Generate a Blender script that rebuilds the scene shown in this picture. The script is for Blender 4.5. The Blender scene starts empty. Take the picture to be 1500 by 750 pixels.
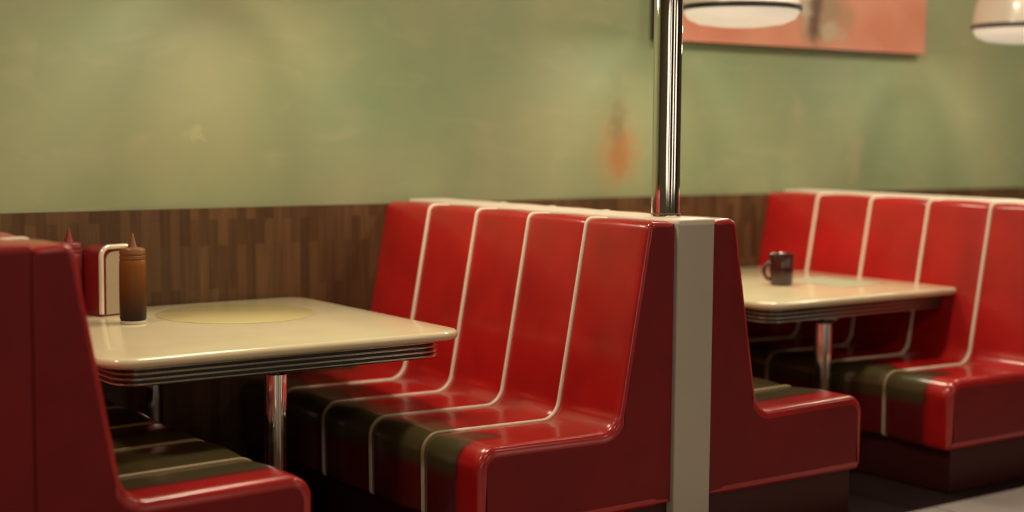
import bpy, bmesh, math, random
from mathutils import Vector, Matrix
random.seed(3)
S=bpy.context.scene
COL=bpy.context.collection
S.view_settings.view_transform='Standard'
S.view_settings.look='None'

# ------------------------------------------------------------ materials
def nm(name):
    m=bpy.data.materials.new(name);m.use_nodes=True
    nt=m.node_tree;b=nt.nodes['Principled BSDF']
    return m,nt,b
def N(nt,t,**kw):
    n=nt.nodes.new(t)
    for k,v in kw.items():setattr(n,k,v)
    return n
def simple(name,col,rough=.5,metal=0,coat=0,coatr=.1,emit=None,es=0,bump=0,bs=200,var=0,spec=.5,panel=None,mid=None):  # panel, mid: colours of the painted table shade, darkest and half
    m,nt,b=nm(name)
    b.inputs['Base Color'].default_value=(*col,1);b.inputs['Roughness'].default_value=rough
    b.inputs['Metallic'].default_value=metal;b.inputs['Coat Weight'].default_value=coat
    b.inputs['Coat Roughness'].default_value=coatr;b.inputs['Specular IOR Level'].default_value=spec
    if emit:
        b.inputs['Emission Color'].default_value=(*emit,1);b.inputs['Emission Strength'].default_value=es
    tc=N(nt,'ShaderNodeTexCoord')
    nz=N(nt,'ShaderNodeTexNoise');nz.inputs['Scale'].default_value=bs
    nt.links.new(tc.outputs['Object'],nz.inputs['Vector'])
    if bump:
        bp=N(nt,'ShaderNodeBump');bp.inputs['Strength'].default_value=bump;bp.inputs['Distance'].default_value=.002
        nt.links.new(nz.outputs['Fac'],bp.inputs['Height']);nt.links.new(bp.outputs['Normal'],b.inputs['Normal'])
    cur=None
    if var:
        n2=N(nt,'ShaderNodeTexNoise');n2.inputs['Scale'].default_value=5
        nt.links.new(tc.outputs['Object'],n2.inputs['Vector'])
        r=N(nt,'ShaderNodeValToRGB')
        r.color_ramp.elements[0].position=.3;r.color_ramp.elements[1].position=.7
        r.color_ramp.elements[0].color=(*[c*(1-var) for c in col],1);r.color_ramp.elements[1].color=(*[min(1,c*(1+var)) for c in col],1)
        nt.links.new(n2.outputs['Fac'],r.inputs['Fac']);nt.links.new(r.outputs['Color'],b.inputs['Base Color']);cur=r.outputs['Color']
    if panel:   # table shade painted into vinyl and piping colour, stored as a mesh attribute (.5 = maroon front, 1 = darkest shaded seat)
        at=N(nt,'ShaderNodeAttribute',attribute_name='panel')  # mask of the painted table shade
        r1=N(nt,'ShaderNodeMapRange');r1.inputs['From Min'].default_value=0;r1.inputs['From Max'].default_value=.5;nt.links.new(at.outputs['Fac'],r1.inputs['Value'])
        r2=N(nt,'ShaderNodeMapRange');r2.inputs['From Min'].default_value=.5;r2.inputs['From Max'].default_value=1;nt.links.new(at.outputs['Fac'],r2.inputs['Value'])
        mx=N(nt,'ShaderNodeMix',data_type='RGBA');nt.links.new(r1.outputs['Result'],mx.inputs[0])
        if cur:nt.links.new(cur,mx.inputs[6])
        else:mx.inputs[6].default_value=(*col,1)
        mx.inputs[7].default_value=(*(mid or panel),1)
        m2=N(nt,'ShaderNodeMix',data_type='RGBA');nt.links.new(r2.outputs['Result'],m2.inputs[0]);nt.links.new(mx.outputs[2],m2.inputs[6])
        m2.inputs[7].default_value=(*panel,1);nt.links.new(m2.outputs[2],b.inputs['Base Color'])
    return m
RED=simple('red_vinyl',(.385,.009,.009),.28,coat=.4,coatr=.15,bump=.05,bs=60,var=.15,panel=(.062,.048,.019),mid=(.10,.008,.008))  # panel and mid are painted table shade
REDSHADED=simple('red_vinyl_side',(.185,.006,.008),.45,coat=.0,bump=.05,bs=60,var=.1,spec=.25)  # shaded copy of the red vinyl, dimness of bench ends put into the colour
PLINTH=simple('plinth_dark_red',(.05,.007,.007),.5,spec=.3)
PIPE=simple('white_piping',(.78,.67,.54),.4,panel=(.24,.17,.08),mid=(.42,.33,.25))  # panel and mid are painted table shade
STRIP=simple('cream_trim_panel',(.47,.41,.34),.45,bump=.03,bs=40)
CAP=simple('cream_cap',(.78,.70,.58),.35)
CHROME=simple('chrome',(.86,.84,.80),.06,metal=1)
CHROMED=simple('ribbed_chrome',(.80,.78,.73),.18,metal=1)
BLACK=simple('black_rubber',(.012,.011,.010),.3)
TABLE=simple('cream_laminate',(.71,.63,.41),.20,coat=.5,coatr=.08,var=.03)
DISC=simple('placemat_cream',(.54,.465,.225),.25,coat=.4)
OPAL=simple('opal_glass',(.85,.8,.7),.3,emit=(1,.88,.68),es=.45)
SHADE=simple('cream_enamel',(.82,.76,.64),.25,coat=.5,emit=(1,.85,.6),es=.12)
CEIL=simple('ceiling_paint',(.50,.46,.36),.8)
WALLO=simple('wall_paint_warm',(.20,.16,.10),.8)

def wallmat():
    m,nt,b=nm('sage_green_plaster');L=nt.links.new
    g=N(nt,'ShaderNodeNewGeometry')
    nz=N(nt,'ShaderNodeTexNoise');nz.inputs['Scale'].default_value=.9;nz.inputs['Detail'].default_value=5;nz.inputs['Roughness'].default_value=.6
    L(g.outputs['Position'],nz.inputs['Vector'])
    r=N(nt,'ShaderNodeValToRGB');e=r.color_ramp.elements
    e[0].position=.32;e[0].color=(.215,.295,.160,1);e[1].position=.68;e[1].color=(.335,.335,.185,1)
    L(nz.outputs['Fac'],r.inputs['Fac'])
    mp=N(nt,'ShaderNodeMapping');mp.inputs['Scale'].default_value=(1.2,1,3.2);mp.inputs['Rotation'].default_value=(0,.5,0)
    L(g.outputs['Position'],mp.inputs['Vector'])
    n2=N(nt,'ShaderNodeTexNoise');n2.inputs['Scale'].default_value=2.2;n2.inputs['Detail'].default_value=7;n2.inputs['Distortion'].default_value=1.2
    L(mp.outputs['Vector'],n2.inputs['Vector'])
    r2=N(nt,'ShaderNodeValToRGB');r2.color_ramp.elements[0].position=.55;r2.color_ramp.elements[1].position=.8
    r2.color_ramp.elements[1].color=(.35,.35,.35,1);r2.color_ramp.elements[0].color=(0,0,0,1)
    L(n2.outputs['Fac'],r2.inputs['Fac'])
    mx=N(nt,'ShaderNodeMix',data_type='RGBA');L(r2.outputs['Color'],mx.inputs[0]);L(r.outputs['Color'],mx.inputs[6]);mx.inputs[7].default_value=(.43,.41,.24,1)
    cur=mx.outputs[2]
    for (cx,cz,rx,rz,col,st) in [(1.09,1.35,.18,.25,(.38,.30,.14),.65),(1.10,1.33,.125,.16,(.40,.225,.09),.85),(1.10,1.32,.07,.10,(.36,.15,.05),.5),(1.09,1.47,.06,.13,(.20,.17,.085),.7),(-1.05,1.41,.035,.03,(.42,.42,.20),.6),(2.75,1.30,.07,.20,(.42,.37,.20),.45),(2.3,1.55,.06,.09,(.42,.37,.20),.35)]:
        sub=N(nt,'ShaderNodeVectorMath',operation='SUBTRACT');L(g.outputs['Position'],sub.inputs[0]);sub.inputs[1].default_value=(cx,0,cz)
        n3=N(nt,'ShaderNodeTexNoise');n3.inputs['Scale'].default_value=14;n3.inputs['Detail'].default_value=4;L(g.outputs['Position'],n3.inputs['Vector'])
        ad=N(nt,'ShaderNodeVectorMath',operation='MULTIPLY_ADD');L(n3.outputs['Color'],ad.inputs[0]);ad.inputs[1].default_value=(.16,0,.2);L(sub.outputs[0],ad.inputs[2])
        ml=N(nt,'ShaderNodeVectorMath',operation='MULTIPLY_ADD');L(ad.outputs[0],ml.inputs[0]);ml.inputs[1].default_value=(1/rx,0,1/rz);ml.inputs[2].default_value=(-.08/rx,0,-.10/rz)
        ln=N(nt,'ShaderNodeVectorMath',operation='LENGTH');L(ml.outputs[0],ln.inputs[0])
        mr=N(nt,'ShaderNodeMapRange');mr.inputs['From Min'].default_value=1.1;mr.inputs['From Max'].default_value=.3;mr.inputs['To Max'].default_value=st;L(ln.outputs['Value'],mr.inputs['Value'])
        m2=N(nt,'ShaderNodeMix',data_type='RGBA');L(mr.outputs['Result'],m2.inputs[0]);L(cur,m2.inputs[6]);m2.inputs[7].default_value=(*col,1);cur=m2.outputs[2]
    L(cur,b.inputs['Base Color']);b.inputs['Roughness'].default_value=.5
    bp=N(nt,'ShaderNodeBump');bp.inputs['Strength'].default_value=.15;bp.inputs['Distance'].default_value=.01;L(n2.outputs['Fac'],bp.inputs['Height']);L(bp.outputs['Normal'],b.inputs['Normal'])
    return m
def woodmat():
    m,nt,b=nm('wood_block_panelling');L=nt.links.new
    g=N(nt,'ShaderNodeNewGeometry')
    sx=N(nt,'ShaderNodeSeparateXYZ');cb=N(nt,'ShaderNodeCombineXYZ');L(g.outputs['Position'],sx.inputs[0]);L(sx.outputs['Z'],cb.inputs['X']);L(sx.outputs['X'],cb.inputs['Y'])
    br=N(nt,'ShaderNodeTexBrick');br.inputs['Scale'].default_value=1;br.inputs['Brick Width'].default_value=.27;br.inputs['Row Height'].default_value=.04
    br.inputs['Mortar Size'].default_value=.0005;br.offset=.37
    br.inputs['Color1'].default_value=(.080,.040,.017,1);br.inputs['Color2'].default_value=(.150,.080,.035,1);br.inputs['Mortar'].default_value=(.06,.03,.014,1)
    L(cb.outputs[0],br.inputs['Vector'])
    m3=N(nt,'ShaderNodeMapping');m3.inputs['Scale'].default_value=(45,45,3);L(g.outputs['Position'],m3.inputs['Vector'])
    nz=N(nt,'ShaderNodeTexNoise');nz.inputs['Scale'].default_value=1;nz.inputs['Detail'].default_value=5;L(m3.outputs['Vector'],nz.inputs['Vector'])
    mx=N(nt,'ShaderNodeMix',data_type='RGBA',blend_type='MULTIPLY');mx.inputs[0].default_value=.5
    r=N(nt,'ShaderNodeValToRGB');r.color_ramp.elements[0].position=.3;r.color_ramp.elements[1].position=.7;r.color_ramp.elements[0].color=(.4,.4,.4,1)
    L(nz.outputs['Fac'],r.inputs['Fac']);L(br.outputs['Color'],mx.inputs[6]);L(r.outputs['Color'],mx.inputs[7])
    L(mx.outputs[2],b.inputs['Base Color']);b.inputs['Roughness'].default_value=.42;b.inputs['Specular IOR Level'].default_value=.3
    return m
def floormat():
    m,nt,b=nm('floor_dark_booths_grey_aisle');L=nt.links.new
    g=N(nt,'ShaderNodeNewGeometry');s=N(nt,'ShaderNodeSeparateXYZ');L(g.outputs['Position'],s.inputs[0])
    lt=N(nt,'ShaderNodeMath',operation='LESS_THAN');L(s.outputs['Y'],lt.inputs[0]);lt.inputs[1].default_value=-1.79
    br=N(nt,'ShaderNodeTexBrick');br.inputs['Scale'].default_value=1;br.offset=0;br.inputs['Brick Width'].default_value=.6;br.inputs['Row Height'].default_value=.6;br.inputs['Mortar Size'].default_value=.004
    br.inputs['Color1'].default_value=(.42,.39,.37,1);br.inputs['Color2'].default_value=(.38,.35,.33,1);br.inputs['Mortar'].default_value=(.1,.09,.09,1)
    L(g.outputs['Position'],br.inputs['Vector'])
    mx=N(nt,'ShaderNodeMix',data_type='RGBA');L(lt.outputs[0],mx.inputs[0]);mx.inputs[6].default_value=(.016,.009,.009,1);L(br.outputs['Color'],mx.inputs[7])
    L(mx.outputs[2],b.inputs['Base Color']);b.inputs['Roughness'].default_value=.3
    return m
def postermat():
    m,nt,b=nm('poster_print');L=nt.links.new
    g=N(nt,'ShaderNodeNewGeometry')
    nz=N(nt,'ShaderNodeTexNoise');nz.inputs['Scale'].default_value=2.2;nz.inputs['Detail'].default_value=2;L(g.outputs['Position'],nz.inputs['Vector'])
    r=N(nt,'ShaderNodeValToRGB');r.color_ramp.elements[0].position=.35;r.color_ramp.elements[0].color=(.66,.25,.16,1);r.color_ramp.elements[1].position=.65;r.color_ramp.elements[1].color=(.76,.37,.26,1)
    L(nz.outputs['Fac'],r.inputs['Fac']);cur=r.outputs['Color']
    for (cx,cz,rx,rz,col,st) in [(2.42,2.10,.20,.26,(.40,.28,.17),.95),(2.40,2.02,.07,.16,(.13,.07,.05),.85),(2.50,1.95,.08,.09,(.55,.46,.34),.85),(2.30,2.12,.08,.13,(.60,.52,.42),.85)]:
        sub=N(nt,'ShaderNodeVectorMath',operation='SUBTRACT');L(g.outputs['Position'],sub.inputs[0]);sub.inputs[1].default_value=(cx,0,cz)
        n3=N(nt,'ShaderNodeTexNoise');n3.inputs['Scale'].default_value=6;L(g.outputs['Position'],n3.inputs['Vector'])
        ad=N(nt,'ShaderNodeVectorMath',operation='MULTIPLY_ADD');L(n3.outputs['Color'],ad.inputs[0]);ad.inputs[1].default_value=(.3,0,.3);L(sub.outputs[0],ad.inputs[2])
        ml=N(nt,'ShaderNodeVectorMath',operation='MULTIPLY_ADD');L(ad.outputs[0],ml.inputs[0]);ml.inputs[1].default_value=(1/rx,0,1/rz);ml.inputs[2].default_value=(-.15/rx,0,-.15/rz)
        ln=N(nt,'ShaderNodeVectorMath',operation='LENGTH');L(ml.outputs[0],ln.inputs[0])
        mr=N(nt,'ShaderNodeMapRange');mr.inputs['From Min'].default_value=1.1;mr.inputs['From Max'].default_value=.6;mr.inputs['To Max'].default_value=st;L(ln.outputs['Value'],mr.inputs['Value'])
        m2=N(nt,'ShaderNodeMix',data_type='RGBA');L(mr.outputs['Result'],m2.inputs[0]);L(cur,m2.inputs[6]);m2.inputs[7].default_value=(*col,1);cur=m2.outputs[2]
    L(cur,b.inputs['Base Color']);b.inputs['Roughness'].default_value=.4
    return m
GREEN=wallmat();WOOD=woodmat();FLOOR=floormat();POSTER=postermat()

# ------------------------------------------------------------ mesh helpers
def obj(name,me,mats,parent=None,smooth=True,ang=40):
    o=bpy.data.objects.new(name,me);COL.objects.link(o)
    for m in (mats if isinstance(mats,(list,tuple)) else [mats]):me.materials.append(m)
    if smooth:
        for p in me.polygons:p.use_smooth=True
        me.set_sharp_from_angle(angle=math.radians(ang))
    if parent:o.parent=parent
    return o
def empty(name,loc=(0,0,0)):
    e=bpy.data.objects.new(name,None);e.empty_display_size=.1;e.location=loc;COL.objects.link(e);return e
def box(name,lo,hi,mat,parent=None,bev=0,seg=3):
    bm=bmesh.new();bmesh.ops.create_cube(bm,size=1)
    for v in bm.verts:
        v.co=Vector([(lo[i]+hi[i])/2+v.co[i]*(hi[i]-lo[i]) for i in range(3)])
    if bev:bmesh.ops.bevel(bm,geom=bm.edges[:],offset=bev,segments=seg,profile=.5,affect='EDGES')
    bmesh.ops.recalc_face_normals(bm,faces=bm.faces[:])
    me=bpy.data.meshes.new(name);bm.to_mesh(me);bm.free()
    return obj(name,me,mat,parent)
def lathe(name,prof,mat,parent=None,n=48,at=(0,0,0),ang=35):
    bm=bmesh.new();rings=[]
    for r,z in prof:
        if r<1e-6:rings.append([bm.verts.new((at[0],at[1],at[2]+z))])
        else:rings.append([bm.verts.new((at[0]+r*math.cos(2*math.pi*i/n),at[1]+r*math.sin(2*math.pi*i/n),at[2]+z)) for i in range(n)])
    for a,b in zip(rings,rings[1:]):
        for i in range(n):
            j=(i+1)%n
            if len(a)==1 and len(b)==1:continue
            if len(a)==1:bm.faces.new((a[0],b[i],b[j]))
            elif len(b)==1:bm.faces.new((a[i],a[j],b[0]))
            else:bm.faces.new((a[i],a[j],b[j],b[i]))
    bmesh.ops.recalc_face_normals(bm,faces=bm.faces[:])
    me=bpy.data.meshes.new(name);bm.to_mesh(me);bm.free()
    return obj(name,me,mat,parent,ang=ang)
def fillet(pts,closed=False):
    out=[];n=len(pts)
    for i,(x,z,r) in enumerate(pts):
        if (not closed and i in(0,n-1)) or r==0:out.append(Vector((x,z)));continue
        P=Vector((x,z));A=Vector(pts[i-1][:2]);B=Vector(pts[(i+1)%n][:2])
        u=(A-P).normalized();v=(B-P).normalized();th=u.angle(v)
        t=r/math.tan(th/2);c=P+(u+v).normalized()*(r/math.sin(th/2))
        s=P+u*t-c;e=P+v*t-c
        k=10;tot=s.angle_signed(e)
        for j in range(k+1):
            a=-tot*j/k
            out.append(c+Vector((s.x*math.cos(a)-s.y*math.sin(a),s.x*math.sin(a)+s.y*math.cos(a))))
    return out
def resample(pl,step):
    out=[pl[0]]
    for a,b in zip(pl,pl[1:]):
        d=(b-a).length;k=max(1,int(math.ceil(d/step)))
        for j in range(1,k+1):out.append(a.lerp(b,j/k))
    return out
def tube(name,path,r,mat,parent=None,n=10):
    cu=bpy.data.curves.new(name,'CURVE');cu.dimensions='3D';cu.bevel_depth=r;cu.bevel_resolution=3;cu.use_fill_caps=True
    sp=cu.splines.new('POLY');sp.points.add(len(path)-1)
    for p,q in zip(sp.points,path):p.co=(*q,1)
    o=bpy.data.objects.new(name,cu);COL.objects.link(o)
    dg=bpy.context.evaluated_depsgraph_get();me=bpy.data.meshes.new_from_object(o.evaluated_get(dg))
    bpy.data.objects.remove(o)
    return obj(name,me,mat,parent)

# ------------------------------------------------------------ dimensions (metres)
L=1.7076;A_=.194;B_=.322;C_=.872;SW=.084;HB=1.136;HS=.455;HW=1.126
Y0=-.024
P1=2.334;P2=2.2705
CEILZ=3.0

# ------------------------------------------------------------ room
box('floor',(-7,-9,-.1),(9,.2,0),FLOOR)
box('ceiling',(-7,-9,CEILZ),(9,.2,CEILZ+.1),CEIL)
box('wall_back',(-7,0,0),(9,.2,CEILZ),GREEN)
box('wall_left',(-7.2,-9,0),(-7,.2,CEILZ),WALLO)
box('wall_right',(9,-9,0),(9.2,.2,CEILZ),WALLO)
box('wall_front',(-7,-9.2,0),(9,-9,CEILZ),WALLO)
box('trim_wainscot',(-7,-.018,0),(9,0,HW),WOOD)
GLOW=simple('evening_window_glass',(.3,.3,.3),.1,emit=(1,.86,.66),es=1.8)
FR=simple('window_frame_paint',(.05,.035,.03),.4)
for i,(x0,x1) in enumerate([(-6.4,-3.6),(-2.6,-1.9),(.6,1.6),(3.6,5.6)]):  # unseen glowing panes added behind the camera to streak the chrome pole
    wn=empty('window_%d'%(i+1))
    box('pane',(x0,-9.0,.9),(x1,-8.98,2.6),GLOW,wn)
    for k,(a,b,c,d) in enumerate([(x0-.06,x0,.84,2.66),(x1,x1+.06,.84,2.66),(x0,x1,.84,.9),(x0,x1,2.6,2.66),((x0+x1)/2-.02,(x0+x1)/2+.02,.9,2.6)]):
        box('frame_%d'%k,(a,-9.0,c),(b,-8.95,d),FR,wn)

# ------------------------------------------------------------ booth benches
def sm(a,b,x):
    t=max(0,min(1,(x-a)/(b-a)));return t*t*(3-2*t)
def seat_shade_mask(u,y,z,left):  # mask of the painted shade under the tables, on seats and piping
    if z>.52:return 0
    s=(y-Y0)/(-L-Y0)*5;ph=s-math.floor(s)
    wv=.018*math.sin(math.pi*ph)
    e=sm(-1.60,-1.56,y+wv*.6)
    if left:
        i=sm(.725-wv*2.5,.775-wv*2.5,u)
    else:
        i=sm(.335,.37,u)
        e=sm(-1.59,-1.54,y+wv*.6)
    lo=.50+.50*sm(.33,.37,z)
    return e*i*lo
def bench_half(parent,X,sgn,tag):
    pts=[(SW+.006,HB-.004,0),(A_,HB,.026),(B_,HS-.015,.075),(C_,HS-.006,.062),(C_-.004,.185,.012),(SW+.006,.185,0)]
    pl=resample(fillet(pts),.018)
    n=len(pl)
    nor=[]
    for i in range(n):
        a=pl[max(0,i-1)];b=pl[min(n-1,i+1)];t=(b-a).normalized();nor.append(Vector((-t.y,t.x)))
    if nor[2].y<0:nor=[-q for q in nor]
    bm=bmesh.new();lay=bm.verts.layers.float.new('panel')  # 'panel' holds the painted shade mask
    def w_(i):return 0 if i in(0,n-1) else (1.7 if pl[i].y<.5 and i<n-4 else 1)
    def prow(y,off):
        r=[]
        for i in range(n):
            v=bm.verts.new((X+sgn*(pl[i].x+nor[i].x*off*w_(i)),y,pl[i].y+nor[i].y*off*w_(i)))
            v[lay]=seat_shade_mask(pl[i].x,y,pl[i].y,sgn<0);r.append(v)
        return r
    rows=[];k=18
    for q in range(5*k):
        s=q/k
        if s>4.93:continue
        f=s-math.floor(s);d=min(f,1-f)
        pf=.011*(min(1,d/.5))**.45 if d>0 else 0
        if s>4.5:pf=.011
        rows.append(prow(Y0+(-L-Y0)*s/5,pf-.004))
    rows.append(prow(-L+.016,.006));rows.append(prow(-L+.007,.003));rows.append(prow(-L+.002,-.003));rows.append(prow(-L,-.012))
    for a,b in zip(rows,rows[1:]):
        for i in range(n-1):bm.faces.new((a[i],a[i+1],b[i+1],b[i]))
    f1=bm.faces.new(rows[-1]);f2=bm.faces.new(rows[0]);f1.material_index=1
    for a,b in zip(rows,rows[1:]):bm.faces.new((a[0],a[-1],b[-1],b[0]))
    bmesh.ops.triangulate(bm,faces=[f1,f2])
    bmesh.ops.recalc_face_normals(bm,faces=bm.faces[:])
    me=bpy.data.meshes.new('upholstery_'+tag);bm.to_mesh(me);bm.free()
    obj('upholstery_'+tag,me,[RED,REDSHADED],parent,ang=50)
    for q in range(1,5):
        y=Y0+(-L-Y0)*q/5
        path=[(X+sgn*(pl[i].x+nor[i].x*-.002),y,pl[i].y+nor[i].y*-.002) for i in range(1,n-4)]
        o=tube('piping_%s_%d'%(tag,q),path,.0085,PIPE,parent)
        at=o.data.attributes.new('panel','FLOAT','POINT')  # 'panel' holds the painted shade mask
        for v in o.data.vertices:at.data[v.index].value=seat_shade_mask(abs(v.co.x-X),y,v.co.z,sgn<0)
    x0,x1=sorted((X+sgn*SW,X+sgn*(C_-.035)))
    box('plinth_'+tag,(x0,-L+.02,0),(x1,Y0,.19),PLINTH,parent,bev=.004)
def bench(X,strip,cap):
    e=empty('booth_bench')
    bench_half(e,X,-1,'left');bench_half(e,X,1,'right')
    box('divider_panel',(X-SW,-L-.012,0),(X+SW,Y0,HB+.006),[strip],e,bev=.006)
    box('divider_cap',(X-SW-.001,-L-.016,HB-.012),(X+SW+.001,Y0,HB+.010),[cap],e,bev=.008)
    return e
bench(0,STRIP,CAP)
bench(-P1,REDSHADED,RED)
bench(P2,STRIP,CAP)

# ------------------------------------------------------------ tables
def rrect(x0,y0,x1,y1,r,k=12):
    out=[]
    for cx,cy,a0 in [(x1-r,y1-r,0),(x0+r,y1-r,90),(x0+r,y0+r,180),(x1-r,y0+r,270)]:
        for j in range(k+1):
            a=math.radians(a0+90*j/k);out.append((cx+r*math.cos(a),cy+r*math.sin(a)))
    return out
def layered(name,rect,r,layers,mat,parent):
    bm=bmesh.new();rings=[]
    for ins,z in layers:
        x0,y0,x1,y1=rect
        rings.append([bm.verts.new((x,y,z)) for x,y in rrect(x0+ins,y0+ins,x1-ins,y1-ins,max(.005,r-ins))])
    n=len(rings[0])
    for a,b in zip(rings,rings[1:]):
        for i in range(n):bm.faces.new((a[i],a[(i+1)%n],b[(i+1)%n],b[i]))
    bm.faces.new(rings[0]);bm.faces.new(rings[-1])
    bmesh.ops.recalc_face_normals(bm,faces=bm.faces[:])
    me=bpy.data.meshes.new(name);bm.to_mesh(me);bm.free()
    return obj(name,me,mat,parent,ang=40)
def table(X,legs):
    e=empty('diner_table')
    w=.636;rect=(X-w,-1.2575,X+w,-.034);Z=.76
    layers=[]
    for j in range(9):
        a=math.pi/2-math.pi*j/8
        layers.append((.016-.016*math.cos(a)+0.0,Z-.016+.016*math.sin(a)))
    layered('tabletop',rect,.10,layers,TABLE,e)
    ir=(rect[0]+.055,rect[1]+.055,rect[2]-.055,rect[3]-.055)
    layered('apron',ir,.085,[(.012,Z-.031),(.012,Z-.096)],BLACK,e)
    for i in range(4):
        z=Z-.036-.0162*i
        layered('chrome_rib_%d'%i,ir,.085,[(.012,z),(.004,z-.0008),(.001,z-.0025),(.0,z-.0045),(.001,z-.0065),(.004,z-.0080),(.012,z-.009)],CHROMED,e)
    for i,(lx,y) in enumerate(legs):
        lathe('leg_%d'%i,[(0,0),(.062,0),(.062,.012),(.055,.022),(.045,.04),(.037,.06),(.0365,.63),(.05,.64),(.07,.655),(.07,.67),(0,.67)],CHROME,e,at=(lx,y,0))
    return e
table(-1.2478,[(-1.218,-1.01),(-1.278,-.12)]);table(1.4765,[(1.330,-1.094),(1.330,-.18)])

# ------------------------------------------------------------ pole
lathe('chrome_support_pole',[(0,HB+.009),(.054,HB+.009),(.054,HB+.02),(.0495,HB+.024),(.0495,CEILZ),(0,CEILZ)],CHROME,None,n=64,at=(0,-1.56,0))

# ------------------------------------------------------------ condiments, table 1
TZ=.7602
def squeeze(name,x,y,body,cap,k=1.0):
    e=empty(name)
    lathe('bottle_base',[(0,0),(.042*k,0),(.044*k,.003),(.044*k,.012),(.042*k,.013),(0,.013)],simple('clear_base',(.55,.5,.4),.15),e,at=(x,y,TZ))
    lathe('bottle_body',[(0,.012),(.043*k,.012),(.0455*k,.02),(.046*k,.10),(.0455*k,.20),(.044*k,.222),(.040*k,.228),(0,.228)],body,e,at=(x,y,TZ))
    lathe('bottle_cap',[(0,.226),(.0445*k,.226),(.0445*k,.236),(.042*k,.238),(.042*k,.241),(.0445*k,.243),(.0445*k,.256),(.041*k,.262),(.016*k,.266),(.013*k,.274),(.006*k,.305),(.004*k,.314),(0,.315)],cap,e,at=(x,y,TZ))
    return e
def mustmat():
    m,nt,b=nm('mustard_bottle_plastic');L_=nt.links.new
    g=N(nt,'ShaderNodeNewGeometry');s=N(nt,'ShaderNodeSeparateXYZ');L_(g.outputs['Position'],s.inputs[0])
    mr=N(nt,'ShaderNodeMapRange');mr.inputs['From Min'].default_value=.77;mr.inputs['From Max'].default_value=1.0;L_(s.outputs['Z'],mr.inputs['Value'])
    r=N(nt,'ShaderNodeValToRGB');e=r.color_ramp.elements;e[0].position=.1;e[0].color=(.022,.008,.004,1);e[1].position=.9;e[1].color=(.18,.064,.013,1)
    L_(mr.outputs['Result'],r.inputs['Fac']);L_(r.outputs['Color'],b.inputs['Base Color']);b.inputs['Roughness'].default_value=.35;b.inputs['Specular IOR Level'].default_value=.2
    return m
squeeze('mustard_squeeze_bottle',-1.50,-.49,mustmat(),simple('brown_cap',(.18,.07,.022),.35))
squeeze('ketchup_squeeze_bottle',-1.60,-.14,simple('ketchup_plastic',(.20,.02,.015),.3,coat=.3),simple('ketchup_cap',(.20,.022,.022),.35))
def dispenser(x,y):
    e=empty('napkin_dispenser')
    def plate(name,y0,y1,ins,mat):
        hw=.07-ins;h=.255-ins;r=.035
        pl=fillet([(-hw,ins*.3,0),(-hw,h,r),(hw,h,r),(hw,ins*.3,0)])
        bm=bmesh.new();A=[bm.verts.new((x+p.x,y0,TZ+p.y)) for p in pl];B=[bm.verts.new((x+p.x,y1,TZ+p.y)) for p in pl]
        n=len(pl)
        for i in range(n):bm.faces.new((A[i],A[(i+1)%n],B[(i+1)%n],B[i]))
        bm.faces.new(A);bm.faces.new(B);bmesh.ops.recalc_face_normals(bm,faces=bm.faces[:])
        me=bpy.data.meshes.new(name);bm.to_mesh(me);bm.free();return obj(name,me,mat,e)
    plate('shell',y-.052,y+.06,.004,simple('red_enamel',(.20,.010,.014),.3,coat=.3))
    plate('napkins',y-.056,y-.051,.022,simple('paper_napkin',(.34,.27,.18),.8))
    hw=.068;pl=fillet([(-hw,0.010,0),(-hw,.25,.035),(hw,.25,.035),(hw,.010,0)])
    tube('chrome_rim',[(x+p.x,y-.055,TZ+p.y) for p in pl],.009,simple('cream_rim',(.75,.68,.55),.2,metal=.3),e)
    return e
d=dispenser(0,0)
d.location=(-1.475,-.19,0);d.rotation_euler=(0,0,math.radians(15))
lathe('round_placemat',[(0,0),(.288,0),(.29,.0008),(.288,.0016),(0,.0016)],DISC,None,n=96,at=(-1.08,-.425,TZ))  # thin disc, a darker cream than the tabletop
def mug(x,y):
    e=empty('glass_mug')
    g=simple('dark_red_glass',(.040,.010,.008),.12,coat=.6)
    lathe('cup',[(0,0),(.046,0),(.050,.006),(.053,.05),(.056,.138),(.0545,.141),(.052,.138),(.048,.05),(.044,.014),(0,.012)],g,e,at=(x,y,TZ))
    lathe('wax',[(0,.012),(.0445,.014),(.048,.06),(0,.06)],simple('red_wax',(.30,.03,.02),.4),e,at=(x,y,TZ))
    pth=[]
    for j in range(13):
        a=math.radians(90+180*j/12);q=-.050+.030*math.cos(a)
        pth.append((x+q*.82,y-q*.57,TZ+.062+.036*math.sin(a)))
    tube('handle',pth,.009,g,e)
mug(1.405,-.77)
box('folded_menu_card',(1.58,-.98,TZ),(1.84,-.62,TZ+.002),simple('pale_green_card',(.42,.48,.33),.5))

# ------------------------------------------------------------ poster
p=empty('wall_poster')
box('canvas_edge',(1.28,-.045,1.872),(3.245,-.001,2.75),simple('poster_edge_dark',(.05,.03,.025),.6),p,bev=.002)
box('print_face',(1.283,-.048,1.874),(3.243,-.045,2.748),POSTER,p)

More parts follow.
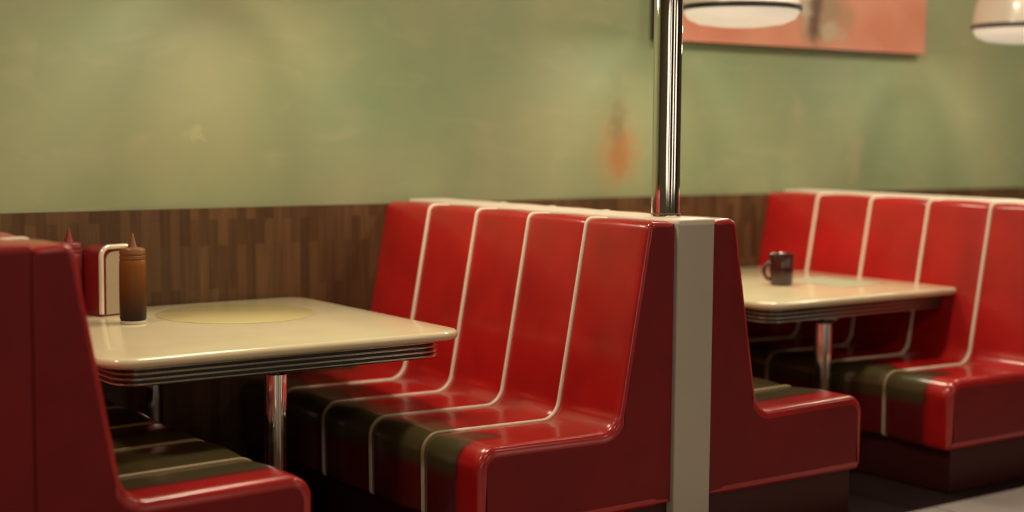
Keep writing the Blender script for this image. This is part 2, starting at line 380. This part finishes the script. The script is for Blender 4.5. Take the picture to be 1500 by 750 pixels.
# ------------------------------------------------------------ pendant lamps
def pendant(x,y,z,pw):
    e=empty('pendant_lamp')
    at=(x,y,z)
    lathe('shade',[(.258,.0),(.256,.03),(.246,.10),(.232,.16),(.20,.215),(.14,.255),(.07,.275),(.035,.285),(.03,.33),(0,.335)],SHADE,e,at=at)
    lathe('dark_rim',[(.255,-.012),(.264,-.011),(.266,-.002),(.264,.010),(.255,.012)],simple('dark_rim',(.03,.025,.025),.35),e,at=at)
    lathe('opal_diffuser',[(.254,-.012),(.25,-.025),(.235,-.048),(.19,-.068),(.10,-.080),(0,-.083)],OPAL,e,at=at)
    lathe('cord',[(0,.33),(.005,.33),(.005,CEILZ-z-.02),(.05,CEILZ-z-.02),(.05,CEILZ-z),(0,CEILZ-z)],BLACK,e,n=16,at=at)
    li=bpy.data.lights.new('pendant_light','AREA');li.shape='DISK';li.size=.36;li.energy=pw;li.color=(1,.83,.60)
    lo=bpy.data.objects.new('pendant_light',li);lo.location=(x,y,z-.09);COL.objects.link(lo);lo.parent=e
pendant(-.95,-.63,2.07,9);pendant(1.27,-.62,1.985,9);pendant(3.24,-.68,1.99,9)

# ------------------------------------------------------------ ceiling lights
def downlight(x,y,pw,size=.3,col=(1,.84,.62)):
    li=bpy.data.lights.new('downlight','AREA');li.shape='DISK';li.size=size;li.energy=pw;li.color=col
    lo=bpy.data.objects.new('ceiling_downlight',li);lo.location=(x,y,CEILZ-.03);COL.objects.link(lo)
for x in (-3.0,-.9,1.2,3.3,5.4):downlight(x,-1.3,25)
for x in (-4.5,-1.5,1.5,4.5):downlight(x,-4.2,12,.5)
w=bpy.data.worlds.new('World');S.world=w;w.use_nodes=True
w.node_tree.nodes['Background'].inputs[0].default_value=(1,.85,.65,1);w.node_tree.nodes['Background'].inputs[1].default_value=.05

# ------------------------------------------------------------ camera
yaw,pit,rol=map(math.radians,(35.9535,4.8372,-.4665))
F=Vector((math.sin(yaw)*math.cos(pit),math.cos(yaw)*math.cos(pit),-math.sin(pit)))
R=Vector((math.cos(yaw),-math.sin(yaw),0));U=R.cross(F)
R2=R*math.cos(rol)-U*math.sin(rol);U2=R*math.sin(rol)+U*math.cos(rol)
cam=bpy.data.cameras.new('camera');co=bpy.data.objects.new('camera',cam);COL.objects.link(co)
M=Matrix((R2,U2,-F)).transposed().to_4x4();M.translation=Vector((-3.45,-5.4153,1.4402));co.matrix_world=M
cam.sensor_width=36;cam.lens=2180.94*36/1500;cam.clip_start=.05
cam.dof.use_dof=True;cam.dof.focus_distance=4.9;cam.dof.aperture_fstop=.95
S.camera=co
